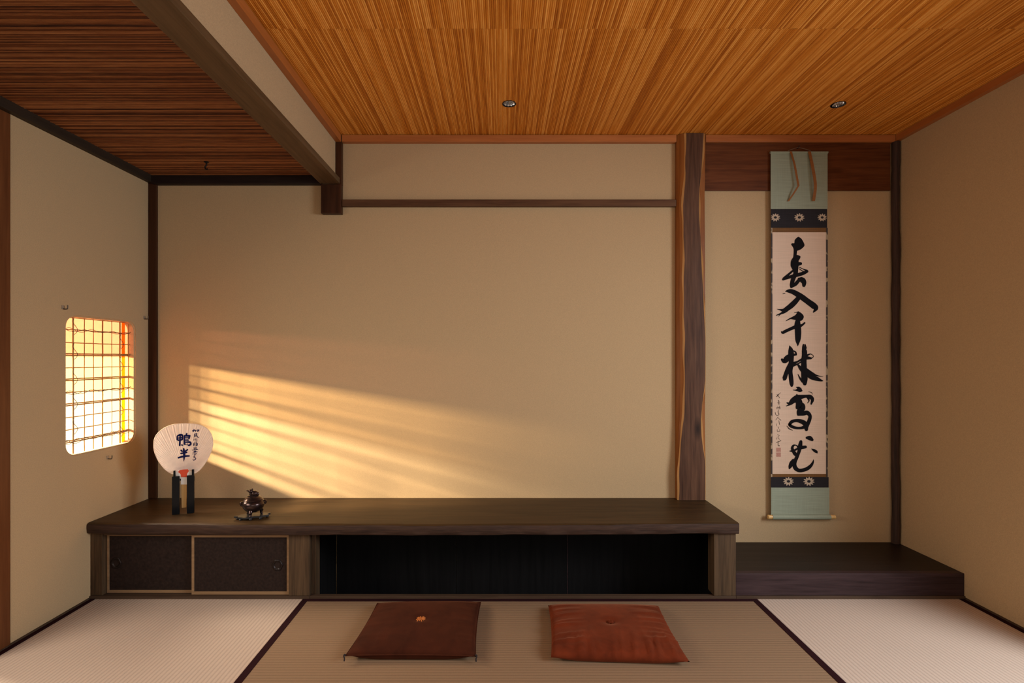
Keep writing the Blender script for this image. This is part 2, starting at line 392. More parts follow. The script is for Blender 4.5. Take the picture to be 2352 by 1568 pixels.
# ceilings of split reeds
LAMPS = [(0.034, 2.352), (1.508, 2.360)]; LR = 0.030
def reed_ceiling(z, u0, u1, secs, pitch, axis, holes=(), h=0.0022):
    bm = bmesh.new()
    def pt(u, v, zz): return (u, v, zz) if axis == 'y' else (v, u, zz)
    prof = [(0.0, h), (0.16, h*0.35), (0.38, 0.0), (0.62, 0.0), (0.84, h*0.35)]
    for si, (v0, v1) in enumerate(secs):
        us = []
        k0 = math.floor(u0/pitch)
        k = k0
        while k*pitch < u1:
            jit = random.uniform(0, h*0.6)
            for f, dz in prof: us.append(((k+f)*pitch, dz+jit*(1-dz/h)))
            k += 1
        us = [(u, dz) for u, dz in us if u0 <= u <= u1]
        def cuts(u):
            r = [v0]
            for hx, hy in holes:
                if v0 < hy < v1:
                    q = LR*LR-(u-hx)**2; s = math.sqrt(q) if q > 0 else None
                    r += [(hy, s)]
            return r
        cols = []
        for u, dz in us:
            hole = None
            for hx, hy in holes:
                if v0 < hy < v1 and abs(u-hx) < LR+pitch: hole = (hy, math.sqrt(max(0, LR*LR-(u-hx)**2)))
            cols.append((u, dz, hole))
        for a, b in zip(cols, cols[1:]):
            if a[2] is None or b[2] is None: segs = [(v0, v1, v0, v1)]
            else: segs = [(v0, a[2][0]-a[2][1], v0, b[2][0]-b[2][1]), (a[2][0]+a[2][1], v1, b[2][0]+b[2][1], v1)]
            for s in segs:
                bm.faces.new([bm.verts.new(pt(a[0], s[0], z+a[1])), bm.verts.new(pt(b[0], s[2], z+b[1])), bm.verts.new(pt(b[0], s[3], z+b[1])), bm.verts.new(pt(a[0], s[1], z+a[1]))])
    bmesh.ops.remove_doubles(bm, verts=bm.verts, dist=1e-6)
    return bm
bm = reed_ceiling(ZC, PX, XR, [(YF, 1.8168), (1.8172, YB)], 0.0065, 'y', LAMPS)
box(bm, PX-0.02, XR+0.07, YF, YB+0.05, ZC+0.13, ZC+0.16)
struct('ceiling', bm, M['reed_light'])
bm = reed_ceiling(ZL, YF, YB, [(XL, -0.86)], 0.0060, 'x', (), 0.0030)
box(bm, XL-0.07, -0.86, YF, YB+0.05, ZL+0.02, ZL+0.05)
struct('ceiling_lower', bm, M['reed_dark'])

# trims, beams and posts of the setting
struct('trim_1', B(PX+0.031, 0.887, 2.672, YB-0.001, 2.148, 2.183, bevel=0.001), M['red_trim'], 'red cedar cornice on the back wall')
struct('trim_2', B(1.036, XR-0.026, 2.672, YB-0.001, 2.148, 2.183, bevel=0.001), M['red_trim'], 'red cedar cornice above the alcove')
struct('trim_3', B(PX, PX+0.028, YF, YB-0.03, 2.146, 2.183, bevel=0.001), M['red_trim_y'], 'red cedar cornice along the hanging wall')
struct('trim_4', B(XR-0.024, XR, YF, YB-0.001, 2.152, 2.183, bevel=0.001), M['red_trim_y'], 'red cedar cornice along the right wall')
struct('trim_5', B(XL, XL+0.025, YF, YB-0.001, 1.943, 1.983, bevel=0.0015), M['dark_trim_y'], 'dark moulding on top of the left wall')
struct('trim_6', B(XL+0.025, -0.918, 2.668, YB-0.001, 1.934, 1.977, bevel=0.0015), M['dark_trim_x'], 'dark moulding under the low ceiling on the back wall')
struct('wall_partition', B(PX-0.045, PX, YF, 2.668, 1.962, 2.30), M['wall'], 'plastered hanging wall between the two ceilings')
struct('trim_7', B(XL, XL+0.040, 2.682, YB-0.001, 0.336, 1.942, bevel=0.002), M['dark_post'], 'slim dark corner post on the left')
struct('trim_8', B(XL-WT, XL+0.006, 1.800, 1.926, 0.0, 1.942, bevel=0.004), M['red_post'], 'red brown door post at the left edge')
struct('baseboard_left', B(XL, XL+0.008, YF, 2.296, -0.05, 0.006), M['sill'])
struct('baseboard_right', B(XR-0.009, XR, YF, 2.296, -0.05, 0.006), M['sill'])

beam = obj('ceiling_beam', B(-0.917, -0.817, YF, 2.664, 1.932, 1.9615, bevel=0.003), M['beam'])
tag(beam, 'brown wooden beam running from the camera to the back wall under the hanging wall', 'beam')
bm = bmesh.new(); box(bm, -0.914, -0.812, 2.665, YB-0.001, 1.783, 1.931, bevel=0.003); box(bm, -0.840, -0.812, 2.669, YB-0.001, 1.931, 2.147)
tag(obj('hanging_post', bm, M['dark_post']), 'short dark post stub hanging on the back wall below the beam end', 'post')
rl = obj('wall_rail', B(-0.811, 0.888, 2.676, YB-0.001, 1.822, 1.857, bevel=0.003), M['rail'])
tag(rl, 'thin brown wooden rail across the back wall between post stub and pillar', 'rail')
lb = obj('alcove_board', B(1.032, 1.984, 2.688, YB-0.001, 1.906, 2.147, bevel=0.001), M['lintel'])
tag(lb, 'dark red brown wide board at the top of the alcove behind the scroll', 'board')

# ------------------------------------------------------------------ tatami mats
def mat(x0, x1, y0, y1, m, borders, label):
    o = obj('tatami_mat', B(x0, x1, y0, y1, -0.05, 0.0), m); tag(o, label, 'tatami mat', 'tatami mats on the floor')
    for b in borders: obj('cloth_border', B(*b, -0.02, 0.0016), M['heri'], o)
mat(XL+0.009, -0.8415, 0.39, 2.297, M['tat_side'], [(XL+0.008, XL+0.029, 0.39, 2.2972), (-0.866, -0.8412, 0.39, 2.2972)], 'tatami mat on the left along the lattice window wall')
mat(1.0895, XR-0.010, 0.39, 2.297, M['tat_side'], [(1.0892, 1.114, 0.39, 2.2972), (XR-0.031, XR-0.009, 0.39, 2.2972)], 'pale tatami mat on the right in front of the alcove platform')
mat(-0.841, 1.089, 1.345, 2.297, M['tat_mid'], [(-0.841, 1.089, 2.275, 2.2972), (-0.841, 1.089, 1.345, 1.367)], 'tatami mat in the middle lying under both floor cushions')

# ------------------------------------------------------------------ pillar with wany edges
def interp(tab, y):
    for (a, va), (b, vb) in zip(tab, tab[1:]):
        if a <= y <= b: return va+(vb-va)*(y-a)/(b-a)
    return tab[0][1] if y < tab[0][0] else tab[-1][1]
SL = [(300, 1574), (400, 1573), (430, 1570), (480, 1567), (560, 1570), (640, 1569), (760, 1570), (900, 1572), (950, 1569), (1000, 1565), (1030, 1561), (1090, 1558), (1150, 1557.5)]
SR = [(300, 1617), (360, 1614), (400, 1611), (430, 1607), (500, 1607), (560, 1610), (640, 1614), (720, 1618), (780, 1620.5), (880, 1620), (930, 1613), (970, 1611), (1010, 1613), (1040, 1617), (1060, 1620), (1150, 1620)]
bm = bmesh.new(); rows = []; YP = 2.655; n = 46
for i in range(n+1):
    z = 0.3355+(2.1835-0.3355)*i/n; y = CY-(z-H)*F/YP
    xl, xr = 0.889, 1.030
    ls = (interp(SL, y)-CX)*YP/F+0.0015*math.sin(i*1.3); rs = (interp(SR, y)-CX)*YP/F; rs = min(rs, xr-0.001)
    lw, rw = 0.0075+0.003*math.sin(i*0.7), min(0.008+0.004*math.sin(i*0.9), xr-rs)
    front = YP-0.001*math.sin(i*0.45)
    rows.append([bm.verts.new(p) for p in ((xl, YB-0.001, z), (xl, 2.678, z), ((xl*0.5+ls*0.5)-0.001, 2.664, z), (ls-lw*0.5, front+0.003, z), (ls+lw*0.5, front, z), ((ls+rs)/2, front-0.001, z), (rs-rw*0.2, front, z), (rs+rw*0.8, front+0.002+0.3*(xr-rs), z), (xr, front+0.004+0.35*(xr-rs), z), (xr, YB-0.001, z))])
mi = [1, 1, 1, 2, 0, 0, 2, 1, 0, 0]
for a, b in zip(rows, rows[1:]):
    for k in range(10):
        f = bm.faces.new((a[k], a[(k+1) % 10], b[(k+1) % 10], b[k])); f.material_index = mi[k]
bm.faces.new(rows[0][::-1]); bm.faces.new(rows[-1])
tag(obj('alcove_pillar', bm, [M['heart'], M['wane'], M['sap']]), 'thick wooden pillar with wavy orange natural edges beside the alcove', 'pillar')
# bark pole in the right corner
bm = bmesh.new(); pts, rs = [], []
for i in range(60):
    t = i/59; pts.append((2.0045+0.0012*math.sin(i*0.35), 2.6795+0.001*math.cos(i*0.5), 0.1095+(2.148-0.1095)*t)); rs.append(0.0178+0.0010*math.sin(i*0.9)+0.0008*random.uniform(-1, 1)*(1.6 if t < 0.2 else 1))
tube(bm, pts, rs, 14)
tag(obj('corner_pole', bm, M['bark'], smooth=True), 'slender dark rough bark pole in the right corner of the alcove', 'pole')

# ------------------------------------------------------------------ long shelf board
bm = bmesh.new(); n = 90; rows = []; X0, X1 = XL+0.001, 1.030
for i in range(n+1):
    x = X0+(X1-X0)*i/n; t = (x-X0)/(X1-X0)
    bow = 0.022*math.sin(math.pi*t)**1.0
    wav = 0.0022*math.sin(x*9.0+1)+0.0016*math.sin(x*23+0.4)+0.0010*math.sin(x*51)
    yf = 2.284-bow+wav; r = 0.004 if t > 0.8 else 0.008+0.002*math.sin(x*14)
    zt, zb = 0.335, 0.2885+0.0008*math.sin(x*17)
    prof = [(2.698, zt), (yf+0.02, zt), (yf+r*1.2, zt-0.0004), (yf+r*0.3, zt-r*0.55), (yf, zt-r*1.3), (yf+0.0015*math.sin(x*33), (zt+zb)/2), (yf+0.002, zb+0.004), (yf+0.006, zb), (2.698, zb)]
    rows.append([bm.verts.new((x, a, b)) for a, b in prof])
for a, b in zip(rows, rows[1:]):
    m = len(a)
    for k in range(m):
        f = bm.faces.new((a[k], a[(k+1) % m], b[(k+1) % m], b[k])); f.material_index = 1 if 3 <= k <= 6 else 0
f = bm.faces.new(rows[0][::-1]); f.material_index = 1
f = bm.faces.new(rows[-1]); f.material_index = 0
tag(obj('shelf_board', bm, [M['board'], M['board_edge']], smooth=True), 'long thick dark wooden shelf board with natural front edge along the back wall', 'shelf')

# ------------------------------------------------------------------ sliding door cabinet under the board
cab = thing('sliding_door_cabinet', (-1.32, 2.45, 0), 'low cabinet with two dark sliding doors under the left of the shelf board', 'cabinet')
ZT = 0.2870
obj('post', B(XL+0.001, -1.747, 2.305, 2.37, 0.0125, ZT, bevel=0.002), M['cab_post'], cab)
obj('post', B(-0.930, -0.838, 2.300, 2.37, 0.0125, ZT, bevel=0.003), M['cab_post'], cab)
obj('sill', B(XL+0.001, -0.838, 2.2975, 2.345, -0.05, 0.012, bevel=0.001), M['sill'], cab)
obj('top_rail', B(-1.746, -0.931, 2.310, 2.345, 0.2745, ZT), M['sill'], cab)
obj('back_panel', B(XL+0.002, -0.845, 2.68, 2.695, 0.0, ZT), M['niche'], cab)
obj('side_panel', B(-0.858, -0.842, 2.372, 2.68, -0.20, ZT), M['niche'], cab)
def sliding(x0, x1, y, z0, z1, fw, hx, hz, pan):
    d = obj('door', B(x0+fw*0.5, x1-fw*0.5, y+0.003, y+0.009, z0+fw*0.5, z1-fw*0.5), pan, cab)
    bm = bmesh.new()
    box(bm, x0, x1, y, y+0.012, z0, z0+fw, bevel=0.0008); box(bm, x0, x1, y, y+0.012, z1-fw*0.75, z1, bevel=0.0008)
    box(bm, x0, x0+fw*0.8, y, y+0.012, z0+fw, z1-fw*0.75, bevel=0.0008); box(bm, x1-fw*0.8, x1, y, y+0.012, z0+fw, z1-fw*0.75, bevel=0.0008)
    obj('frame', bm, M['door_frame'], d)
    bm = bmesh.new(); seg = 28; prev = None                        # oval pull with a lobed rim and a sunk cup
    prof = [(0.0, 0.0025), (0.50, 0.0022), (0.62, 0.0), (0.72, -0.0022), (0.90, -0.0026), (1.0, -0.0008), (1.0, 0.004)]
    rings = []
    for r, dy in prof:
        rings.append([bm.verts.new((hx+0.0225*r*math.cos(2*math.pi*k/seg)*(1+0.06*math.cos(12*math.pi*k/seg)*(r > 0.7)), y+0.002+dy, hz+0.0245*r*math.sin(2*math.pi*k/seg)*(1+0.06*math.cos(12*math.pi*k/seg)*(r > 0.7)))) for k in range(seg)])
    for a, b in zip(rings, rings[1:]):
        for k in range(seg): bm.faces.new((a[k], a[(k+1) % seg], b[(k+1) % seg], b[k]))
    bmesh.ops.remove_doubles(bm, verts=bm.verts, dist=1e-6)
    obj('pull_handle', bm, M['iron'], d, smooth=True)
sliding(-1.745, -1.335, 2.329, 0.0135, 0.2735, 0.0115, P(266, 1293, 2.329).x, P(0, 1293, 2.329).z, M['door_paper'])
sliding(-1.361, -0.932, 2.3125, 0.0128, 0.2740, 0.0135, P(637, 1298, 2.3125).x, P(0, 1298, 2.3125).z, M['door_paper'])

niche = thing('open_shelf_bay', (0.1, 2.45, 0), 'open black knee space under the shelf board in the middle', 'cubby')
obj('post', B(0.928, 1.0235, 2.300, 2.37, 0.0125, ZT, bevel=0.002), M['cab_post'], niche)
obj('sill', B(-0.837, 1.0235, 2.2975, 2.321, -0.05, 0.012, bevel=0.001), M['sill'], niche)
obj('door_jamb', B(-0.836, -0.818, 2.325, 2.37, -0.20, ZT), M['cab_post'], niche)
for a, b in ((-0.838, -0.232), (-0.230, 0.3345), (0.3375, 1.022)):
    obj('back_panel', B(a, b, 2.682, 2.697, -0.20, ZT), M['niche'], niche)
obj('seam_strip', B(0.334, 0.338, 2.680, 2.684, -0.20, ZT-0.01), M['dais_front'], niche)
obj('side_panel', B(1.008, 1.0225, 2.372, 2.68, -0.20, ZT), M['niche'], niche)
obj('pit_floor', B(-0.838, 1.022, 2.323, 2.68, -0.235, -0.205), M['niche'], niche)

# ------------------------------------------------------------------ alcove platform
pl = thing('alcove_platform', (1.53, 2.5, 0), 'low black polished platform filling the alcove on the right', 'platform')
obj('top_plank', B(1.0245, XR-0.001, 2.318, 2.698, 0.085, 0.1085), M['dais_top'], pl)
bm = bmesh.new(); box(bm, 1.0245, XR-0.001, 2.304, 2.334, 0.0125, 0.1090, bevel=0.002)
obj('front_beam', bm, M['dais_front'], pl)
obj('sill', B(1.0245, XR-0.001, 2.2975, 2.330, -0.05, 0.012, bevel=0.001), M['sill'], pl)

# ------------------------------------------------------------------ lattice window
win = bpy.data.objects.new('window_1', None); COL.objects.link(win); win.location = (XL-0.02, 2.384, WZ0); win['kind'] = 'structure'
tag(win, 'round cornered lattice window with glowing paper in the left wall', 'window')
XV, XH = XL-0.0195, XL-0.0260
def rod(p, q, r, nm, m, jit=0.0006):
    bm = bmesh.new(); p, q = Vector(p), Vector(q); n = 12
    tube(bm, [p.lerp(q, i/n)+Vector((random.uniform(-1, 1)*jit, random.uniform(-1, 1)*jit, random.uniform(-1, 1)*jit)) for i in range(n+1)], r, 7)
    return obj(nm, bm, m, win, smooth=True)
for x, wd in ((167.9, 3.2), (193.8, 1.9), (214.7, 1.9), (235.4, 3.0), (257.0, 1.5), (275.4, 3.2), (295.2, 1.8)):
    y = -XV*F/(CX-x); rod((XV, y, WZ0+0.002), (XV, y, WZ1-0.002), wd*y/F*0.5, 'upright_reed', M['rush'])
ZH = [1.171, 1.116, 1.0655, 1.0095, 0.9590, 0.9055, 0.8540, 0.8000, 0.7480, 0.6980]
for i, z in enumerate(ZH):
    dbl = i in (2, 4, 6, 9)
    for dz in ((-0.0036, 0.0036) if dbl else (0,)):
        rod((XH, WY0+0.001, z+dz), (XH, WY1-0.001, z+dz*0.8), 0.0028 if dbl else 0.0021, 'level_reed', M['rush'])
rod((XV-0.004, WY0+WR*0.9, WZ1-0.004), (XV-0.004, WY1-WR*0.9, WZ1-0.004), 0.002, 'level_reed', M['rush'], 0.0003)
def twine(axis, c, a, b, period, amp, ph):
    bm = bmesh.new(); n = int((b-a)/0.006); pts = []
    for i in range(n+1):
        u = a+(b-a)*i/n; t = 2*math.pi*(u-a)/period+ph; s = amp*(0.8+0.35*math.sin(t*0.37))
        pts.append(((XH+XV)/2+0.008+0.005*math.cos(t), u, c+s*math.sin(t)) if axis == 'y' else ((XH+XV)/2+0.008+0.005*math.cos(t), c+s*math.sin(t), u))
    tube(bm, pts, 0.0011, 5)
    obj('vine_tie', bm, M['vine'], win, smooth=True)
for z in (1.171, 0.9055): twine('y', z, WY0+0.005, WY1-0.01, 0.125, 0.0075, 0.4); twine('y', z-0.002, WY0+0.01, WY1-0.012, 0.125, 0.0055, 2.6)
twine('y', 0.698, WY0+0.005, WY1-0.01, 0.10, 0.009, 1.0); twine('y', 0.700, WY0+0.005, WY1-0.01, 0.10, 0.009, 3.6)
yl, yr = -XV*F/(CX-167.9), -XV*F/(CX-275.4)
for yc, sg in ((yl, 1), (yr, 1)):
    for i, z in enumerate(ZH[::2] if yc == yl else ZH[1::2]):
        bm = bmesh.new(); pts = []
        for k in range(15):
            t = -1+2*k/14; pts.append((XV+0.006, yc+sg*(0.016*(1-t*t)**1.3)+0.004*math.sin(9*t)*0.2, z+0.021*t))
        tube(bm, pts, 0.0011, 5)
        pts = [(XV+0.006, yc-0.007*math.sin(math.pi*k/8)-0.002*k/8, z+0.021+0.026*k/8) for k in range(9)]
        tube(bm, pts, 0.0010, 5)
        obj('vine_tie', bm, M['vine'], win, smooth=True)
obj('paper_pane', B(XL-WT+0.0005, XL-WT+0.0015, WY0-0.012, WY1+0.012, WZ0-0.012, WZ1+0.012), M['window_paper'], win)
obj('outer_blind', B(XL-WT-0.012, XL-WT-0.010, WY0-0.02, WY1+0.02, 1.058, WZ1+0.03), M['blind'], win)
obj('sun_dimming_layer', B(XL-WT-0.012, XL-WT-0.010, WY0-0.02, WY1+0.02, 0.905, 1.0575), M['sun_dimming_layer'], win)  # added second layer that dims the upper part of the sun patch
ys = (WT-XL)*F/(CX-281.8)
obj('amber_slat', B(XL-WT+0.002, XL-WT+0.004, ys-0.010, ys+0.010, WZ0+0.001, WZ1-0.001), M['window_slat'], win)

struct('wall_sun_block', B(-2.66, -2.62, -1.3, 1.86, -0.1, 1.64), M['dark_trim_y'], 'added light blocking panel beyond the left door opening')  # unseen panel added to keep the low sun lamp out of the left opening
struct('wall_backdrop', B(-3.10, -3.0, 3.0, 5.0, -0.1, 1.9), M['window_backdrop'], 'added cream backdrop wall that makes the lattice window glow')  # added bright surface behind the nearly clear pane, gives the window its glow

# three little hooks for the window screen, on the plaster
def screen_hook(x, y, label):
    Y = -XL*F/(CX-x); c = P(x, y, Y); c.x = XL
    t = thing('wall_hook', c, label, 'hook', 'small metal hooks around the lattice window')
    bm = bmesh.new(); box(bm, XL, XL+0.002, c.y-0.006, c.y+0.006, c.z-0.002, c.z+0.014); obj('back_plate', bm, M['hook_light'], t)
    bm = bmesh.new(); tube(bm, smooth_path([(XL+0.001, c.y, c.z), (XL+0.010, c.y, c.z-0.001), (XL+0.019, c.y, c.z), (XL+0.0205, c.y, c.z+0.006), (XL+0.0205, c.y, c.z+0.015)], 4), 0.0022, 7); obj('hook_arm', bm, M['hook'], t, smooth=True)
screen_hook(144, 709, 'small metal wall hook above the upper left corner of the lattice window')
screen_hook(331, 732, 'small metal wall hook between the lattice window and the left corner post')
screen_hook(247, 1053, 'small metal wall hook just below the lattice window')

# hook in the low ceiling
c = P(474, 352, 2.49); c.z = ZL
t = thing('ceiling_hook', c, 'small dark iron hook in the low dark reed ceiling', 'hook')
bm = bmesh.new(); lathe(bm, [(0, 0), (0.010, 0), (0.010, -0.004), (0.004, -0.006), (0, -0.006)], (c.x, c.y, c.z), 16); obj('base_plate', bm, M['iron'], t, smooth=True)
bm = bmesh.new(); tube(bm, smooth_path([(c.x, c.y, ZL-0.005), (c.x, c.y, ZL-0.016), (c.x-0.006, c.y, ZL-0.024), (c.x-0.003, c.y, ZL-0.034), (c.x+0.006, c.y, ZL-0.034)], 4), 0.0036, 8); obj('hook_arm', bm, M['iron'], t, smooth=True)

# recessed downlights
def downlight(x, y, label, tilt):
    t = thing('downlight', (x, y, ZC), label, 'ceiling light', 'recessed downlights in the reed ceiling')
    bm = bmesh.new(); lathe(bm, [(LR+0.0012, 0.0015), (LR+0.0010, -0.0008), (LR-0.0008, -0.0008), (LR-0.0012, 0.004), (LR-0.0012, 0.09), (LR+0.0008, 0.09), (LR+0.0012, 0.0015)], (x, y, ZC), 36); obj('rim', bm, M['iron'], t, smooth=True)
    bm = bmesh.new(); lathe(bm, [(LR-0.0025, 0.003), (LR-0.006, 0.025), (LR-0.012, 0.050), (0.010, 0.066), (0, 0.068)], (x, y, ZC), 22)
    for v in bm.verts:
        a = round(math.atan2(v.co.y-y, v.co.x-x)/(2*math.pi/22)); k = 0.88 if a % 2 else 1.03; v.co.x = x+(v.co.x-x)*k; v.co.y = y+(v.co.y-y)*k
    bmesh.ops.rotate(bm, verts=bm.verts, cent=(x, y, ZC+0.03), matrix=Matrix.Rotation(tilt, 3, 'Y'))
    obj('reflector', bm, M['steel'], t)
    bm = bmesh.new(); lathe(bm, [(0.0085, 0.0640), (0.0085, 0.0600), (0, 0.0590)], (x, y, ZC), 12); obj('bulb', bm, M['bulb'], t)
downlight(*LAMPS[0], 'small round recessed downlight near the middle of the reed ceiling', 0)
downlight(*LAMPS[1], 'small tilted recessed downlight in the reed ceiling near the scroll', -0.12)

# ------------------------------------------------------------------ hanging scroll
YS = 2.674
def sc(x, y, d=0.0): return P(x, y, YS)+Vector((0, -d, 0))
def sheet(x0, x1, y0, y1, d=0.0, th=0.0012):
    a, b = sc(x0, y1), sc(x1, y0); return B(a.x, b.x, YS-d-th, YS-d, a.z, b.z)
scroll = thing('hanging_scroll', sc(1836, 1192), 'hanging calligraphy scroll on green silk on the alcove wall', 'scroll')
obj('upper_silk', sheet(1770, 1900.5, 350, 480), M['green_silk'], scroll)
bu = obj('brocade_band', sheet(1770.5, 1899.5, 480.2, 523), M['brocade'], scroll)
obj('bronze_strip', sheet(1774, 1897.5, 523.2, 533), M['gold_silk'], scroll)
pp = obj('paper', sheet(1774, 1896.8, 533.2, 1087.8), M['scroll_paper'], scroll)
for a, b in ((1770.5, 1773.8), (1897.0, 1901)): obj('side_border', sheet(a, b, 523.2, 1095), M['side_brocade'], scroll)
obj('bronze_strip', sheet(1774, 1897.5, 1088, 1095), M['gold_silk'], scroll)
bl = obj('brocade_band', sheet(1770.5, 1903, 1095.2, 1119), M['brocade'], scroll)
obj('lower_silk', sheet(1771, 1904.5, 1119.2, 1182), M['green_silk'], scroll)
bm = bmesh.new(); a, b = sc(1773, 1186.5), sc(1906, 1186.5); tube(bm, [a+Vector((0, -0.002, 0)), b+Vector((0, -0.002, 0))], 0.0125, 16); obj('roller', bm, M['green_silk'], scroll, smooth=True)
for x0, x1 in ((1763, 1773), (1906, 1917)):
    a, b = sc(x0, 1186.5)+Vector((0, -0.002, 0)), sc(x1, 1186.5)+Vector((0, -0.002, 0))
    bm = bmesh.new(); tube(bm, [a, a.lerp(b, 0.12), a.lerp(b, 0.6), b], [0.0100, 0.0112, 0.0100, 0.0104], 16); obj('roller_knob', bm, M['knob'], scroll, smooth=True)
bm = bmesh.new(); tube(bm, [sc(1769, 350), sc(1901.5, 350)], 0.006, 12); obj('top_rod', bm, M['green_silk'], scroll, smooth=True)
hk = sc(1834, 339)
bm = bmesh.new(); tube(bm, smooth_path([sc(1809, 347, 0.006), sc(1822, 342, 0.004), hk, sc(1847, 342.5, 0.004), sc(1860, 347, 0.006)], 4), 0.0016, 6); obj('hanging_cord', bm, M['cord'], scroll, smooth=True)
def ribbon(pts, wd, name):
    bm = bmesh.new(); rows = []
    p = smooth_path(pts, 6) if len(pts) > 3 else pts
    for i, (x, y, d) in enumerate(p):
        v = sc(x, y, d); rows.append((v-Vector((wd/2, 0, 0)), v+Vector((wd/2, 0, 0))))
    f = [[bm.verts.new(a), bm.verts.new(b), bm.verts.new(b+Vector((0, 0.001, 0))), bm.verts.new(a+Vector((0, 0.001, 0)))] for a, b in rows]
    for a, b in zip(f, f[1:]):
        for k in range(4): bm.faces.new((a[k], a[(k+1) % 4], b[(k+1) % 4], b[k]))
    bm.faces.new(f[0][::-1]); bm.faces.new(f[-1]); obj(name, bm, M['futai'], scroll)
ribbon([(1814.5, 349, 0.008), (1820, 380, 0.020), (1827.5, 430, 0.026)], 0.0105, 'hanging_ribbon')
ribbon([(1828, 429, 0.027), (1818, 447, 0.020), (1809, 463, 0.006)], 0.0090, 'hanging_ribbon')
ribbon([(1857, 349, 0.008), (1862, 390, 0.020), (1866, 430, 0.026), (1866, 463, 0.010)], 0.0150, 'hanging_ribbon')
# nail that the scroll hangs from
t = thing('scroll_nail', hk+Vector((0, 0.012, 0)), 'small dark nail that holds the scroll cord at the top of the alcove board', 'nail')
bm = bmesh.new(); tube(bm, [(hk.x, 2.689, hk.z+0.001), (hk.x, YS-0.006, hk.z+0.002), (hk.x, YS-0.008, hk.z+0.008)], 0.0022, 8); obj('shank', bm, M['iron'], t, smooth=True)
# lotus flowers woven into the bands
def lotus(x, y, r, band, x0=0, x1=9999):
    bm = bmesh.new(); n = 11
    for k in range(n):
        a = 2*math.pi*k/n+0.2; pts = []
        for q, wv in ((0.30, 0.10), (0.62, 0.17), (0.85, 0.12), (1.05, 0.0)):
            pts.append((q, wv))
        out = [(x+r*(q*math.cos(a)-wv*math.sin(a)), y+r*0.80*(q*math.sin(a)+wv*math.cos(a))) for q, wv in pts]+[(x+r*(q*math.cos(a)+wv*math.sin(a)), y+r*0.80*(q*math.sin(a)-wv*math.cos(a))) for q, wv in pts[-2::-1]]
        bm.faces.new([bm.verts.new(sc(min(max(u, x0), x1), v, 0.0018)) for u, v in out])
    obj('lotus_emblem', bm, M['lotus'], band, normals=False)
lotus(1780.5, 499.5, 11.5, bu, 1771.2, 1899); lotus(1835.5, 499.5, 12, bu); lotus(1888, 499.5, 11, bu, 1771, 1899)
lotus(1810.5, 1105, 12.5, bl); lotus(1857.5, 1105, 13, bl)
# brush writing
def cv(ox, oy, s, fn): return lambda x, y: fn(ox+x/s, oy+y/s)
ink = lambda x, y: sc(x, y, 0.0017)
def character(strokes, polys, c, parent, mat, name='character'):
    bm = bmesh.new(); brush(bm, strokes, c, 1)
    for p in polys: fill(bm, p, c)
    obj(name, bm, mat, parent, normals=False)
A = cv(1740, 520, 7.84, ink)
character([[(680,425,66),(672,520,60),(680,600,110),(668,700,140),(682,800,90),(680,870,84)],[(690,690,70),(740,675,66),(780,668,50)],
 [(642,560,14),(606,620,15),(600,700,18),(622,725,50)],[(750,735,15),(820,768,16),(885,798,40)],[(742,760,13),(800,800,15),(850,820,20)],
 [(892,806,48),(820,842,62),(720,872,66),(640,892,62),(540,922,52),(452,956,38)],[(640,790,34),(560,860,40),(478,936,56),(447,962,22)],
 [(662,880,84),(632,960,76),(610,1050,66),(604,1094,44)],[(606,1076,60),(680,1036,66),(738,972,62),(790,940,70)],[(735,940,40),(800,965,100),(832,1010,84),(828,1070,56)]],
 [[(735,185),(790,225),(835,305),(838,355),(780,410),(710,438),(655,432),(640,385),(602,325),(620,302),(660,300),(665,250),(700,205)],[(690,515),(725,515),(772,545),(735,620),(690,650)]], A, pp, M['ink'])
character([[(494,1168,8),(560,1162,66),(640,1180,88),(780,1262,104),(900,1350,104),(1010,1430,112),(1046,1476,84),(998,1548,14)],[(452,1212,12),(492,1204,14)],
 [(740,1280,80),(650,1380,96),(560,1458,92),(470,1508,66),(400,1498,24),(346,1488,6)],[(600,1430,70),(500,1520,60),(420,1566,34),(330,1600,12)],[(430,1562,14),(370,1618,8)]], [], A, pp, M['ink'])
Bc = cv(1740, 700, 7.84, ink)
character([[(655,142,8),(735,126,22)],[(720,285,84),(716,360,112),(725,450,116),(726,560,110),(722,650,84),(722,742,6)],[(846,322,30),(800,362,40),(740,384,70),(690,392,66),(600,428,58),(500,474,56),(450,498,52),(424,482,16)]],
 [[(740,118),(800,160),(830,210),(812,262),(770,290),(700,276),(640,265),(590,258),(540,280),(500,292),(540,258),(610,220),(680,182),(700,150)]], Bc, pp, M['ink'])
character([[(572,732,8),(592,800,78),(600,880,104),(602,1000,90),(596,1100,88),(588,1200,76),(600,1320,82),(610,1420,72),(612,1462,40)],[(692,892,34),(620,905,60),(550,945,104),(482,1004,98),(432,980,40)],[(640,825,18),(680,850,30),(694,900,26)],
 [(592,1030,52),(542,1150,72),(502,1260,78),(480,1330,74),(462,1352,22)],[(632,1056,60),(720,1020,34),(800,975,40),(880,955,62),(960,960,36)],[(880,912,42),(950,884,18),(1004,925,10),(960,965,22)],[(630,1095,44),(720,1062,26),(810,1005,28)],
 [(824,712,26),(820,760,44),(838,830,92),(840,900,92),(830,1000,96),(830,1120,104),(832,1220,104),(842,1330,112),(846,1424,66)],[(852,712,20),(862,780,40)],[(716,1068,24),(770,1140,62),(820,1210,60)],[(722,1246,8),(760,1320,30),(806,1384,40)],
 [(866,1150,40),(950,1216,50),(1060,1270,24),(1176,1292,5)],[(880,1230,84),(960,1290,92),(1060,1330,76),(1140,1360,36),(1176,1368,6)]], [], Bc, pp, M['ink'])
D = cv(1780, 885, 7.29, ink)
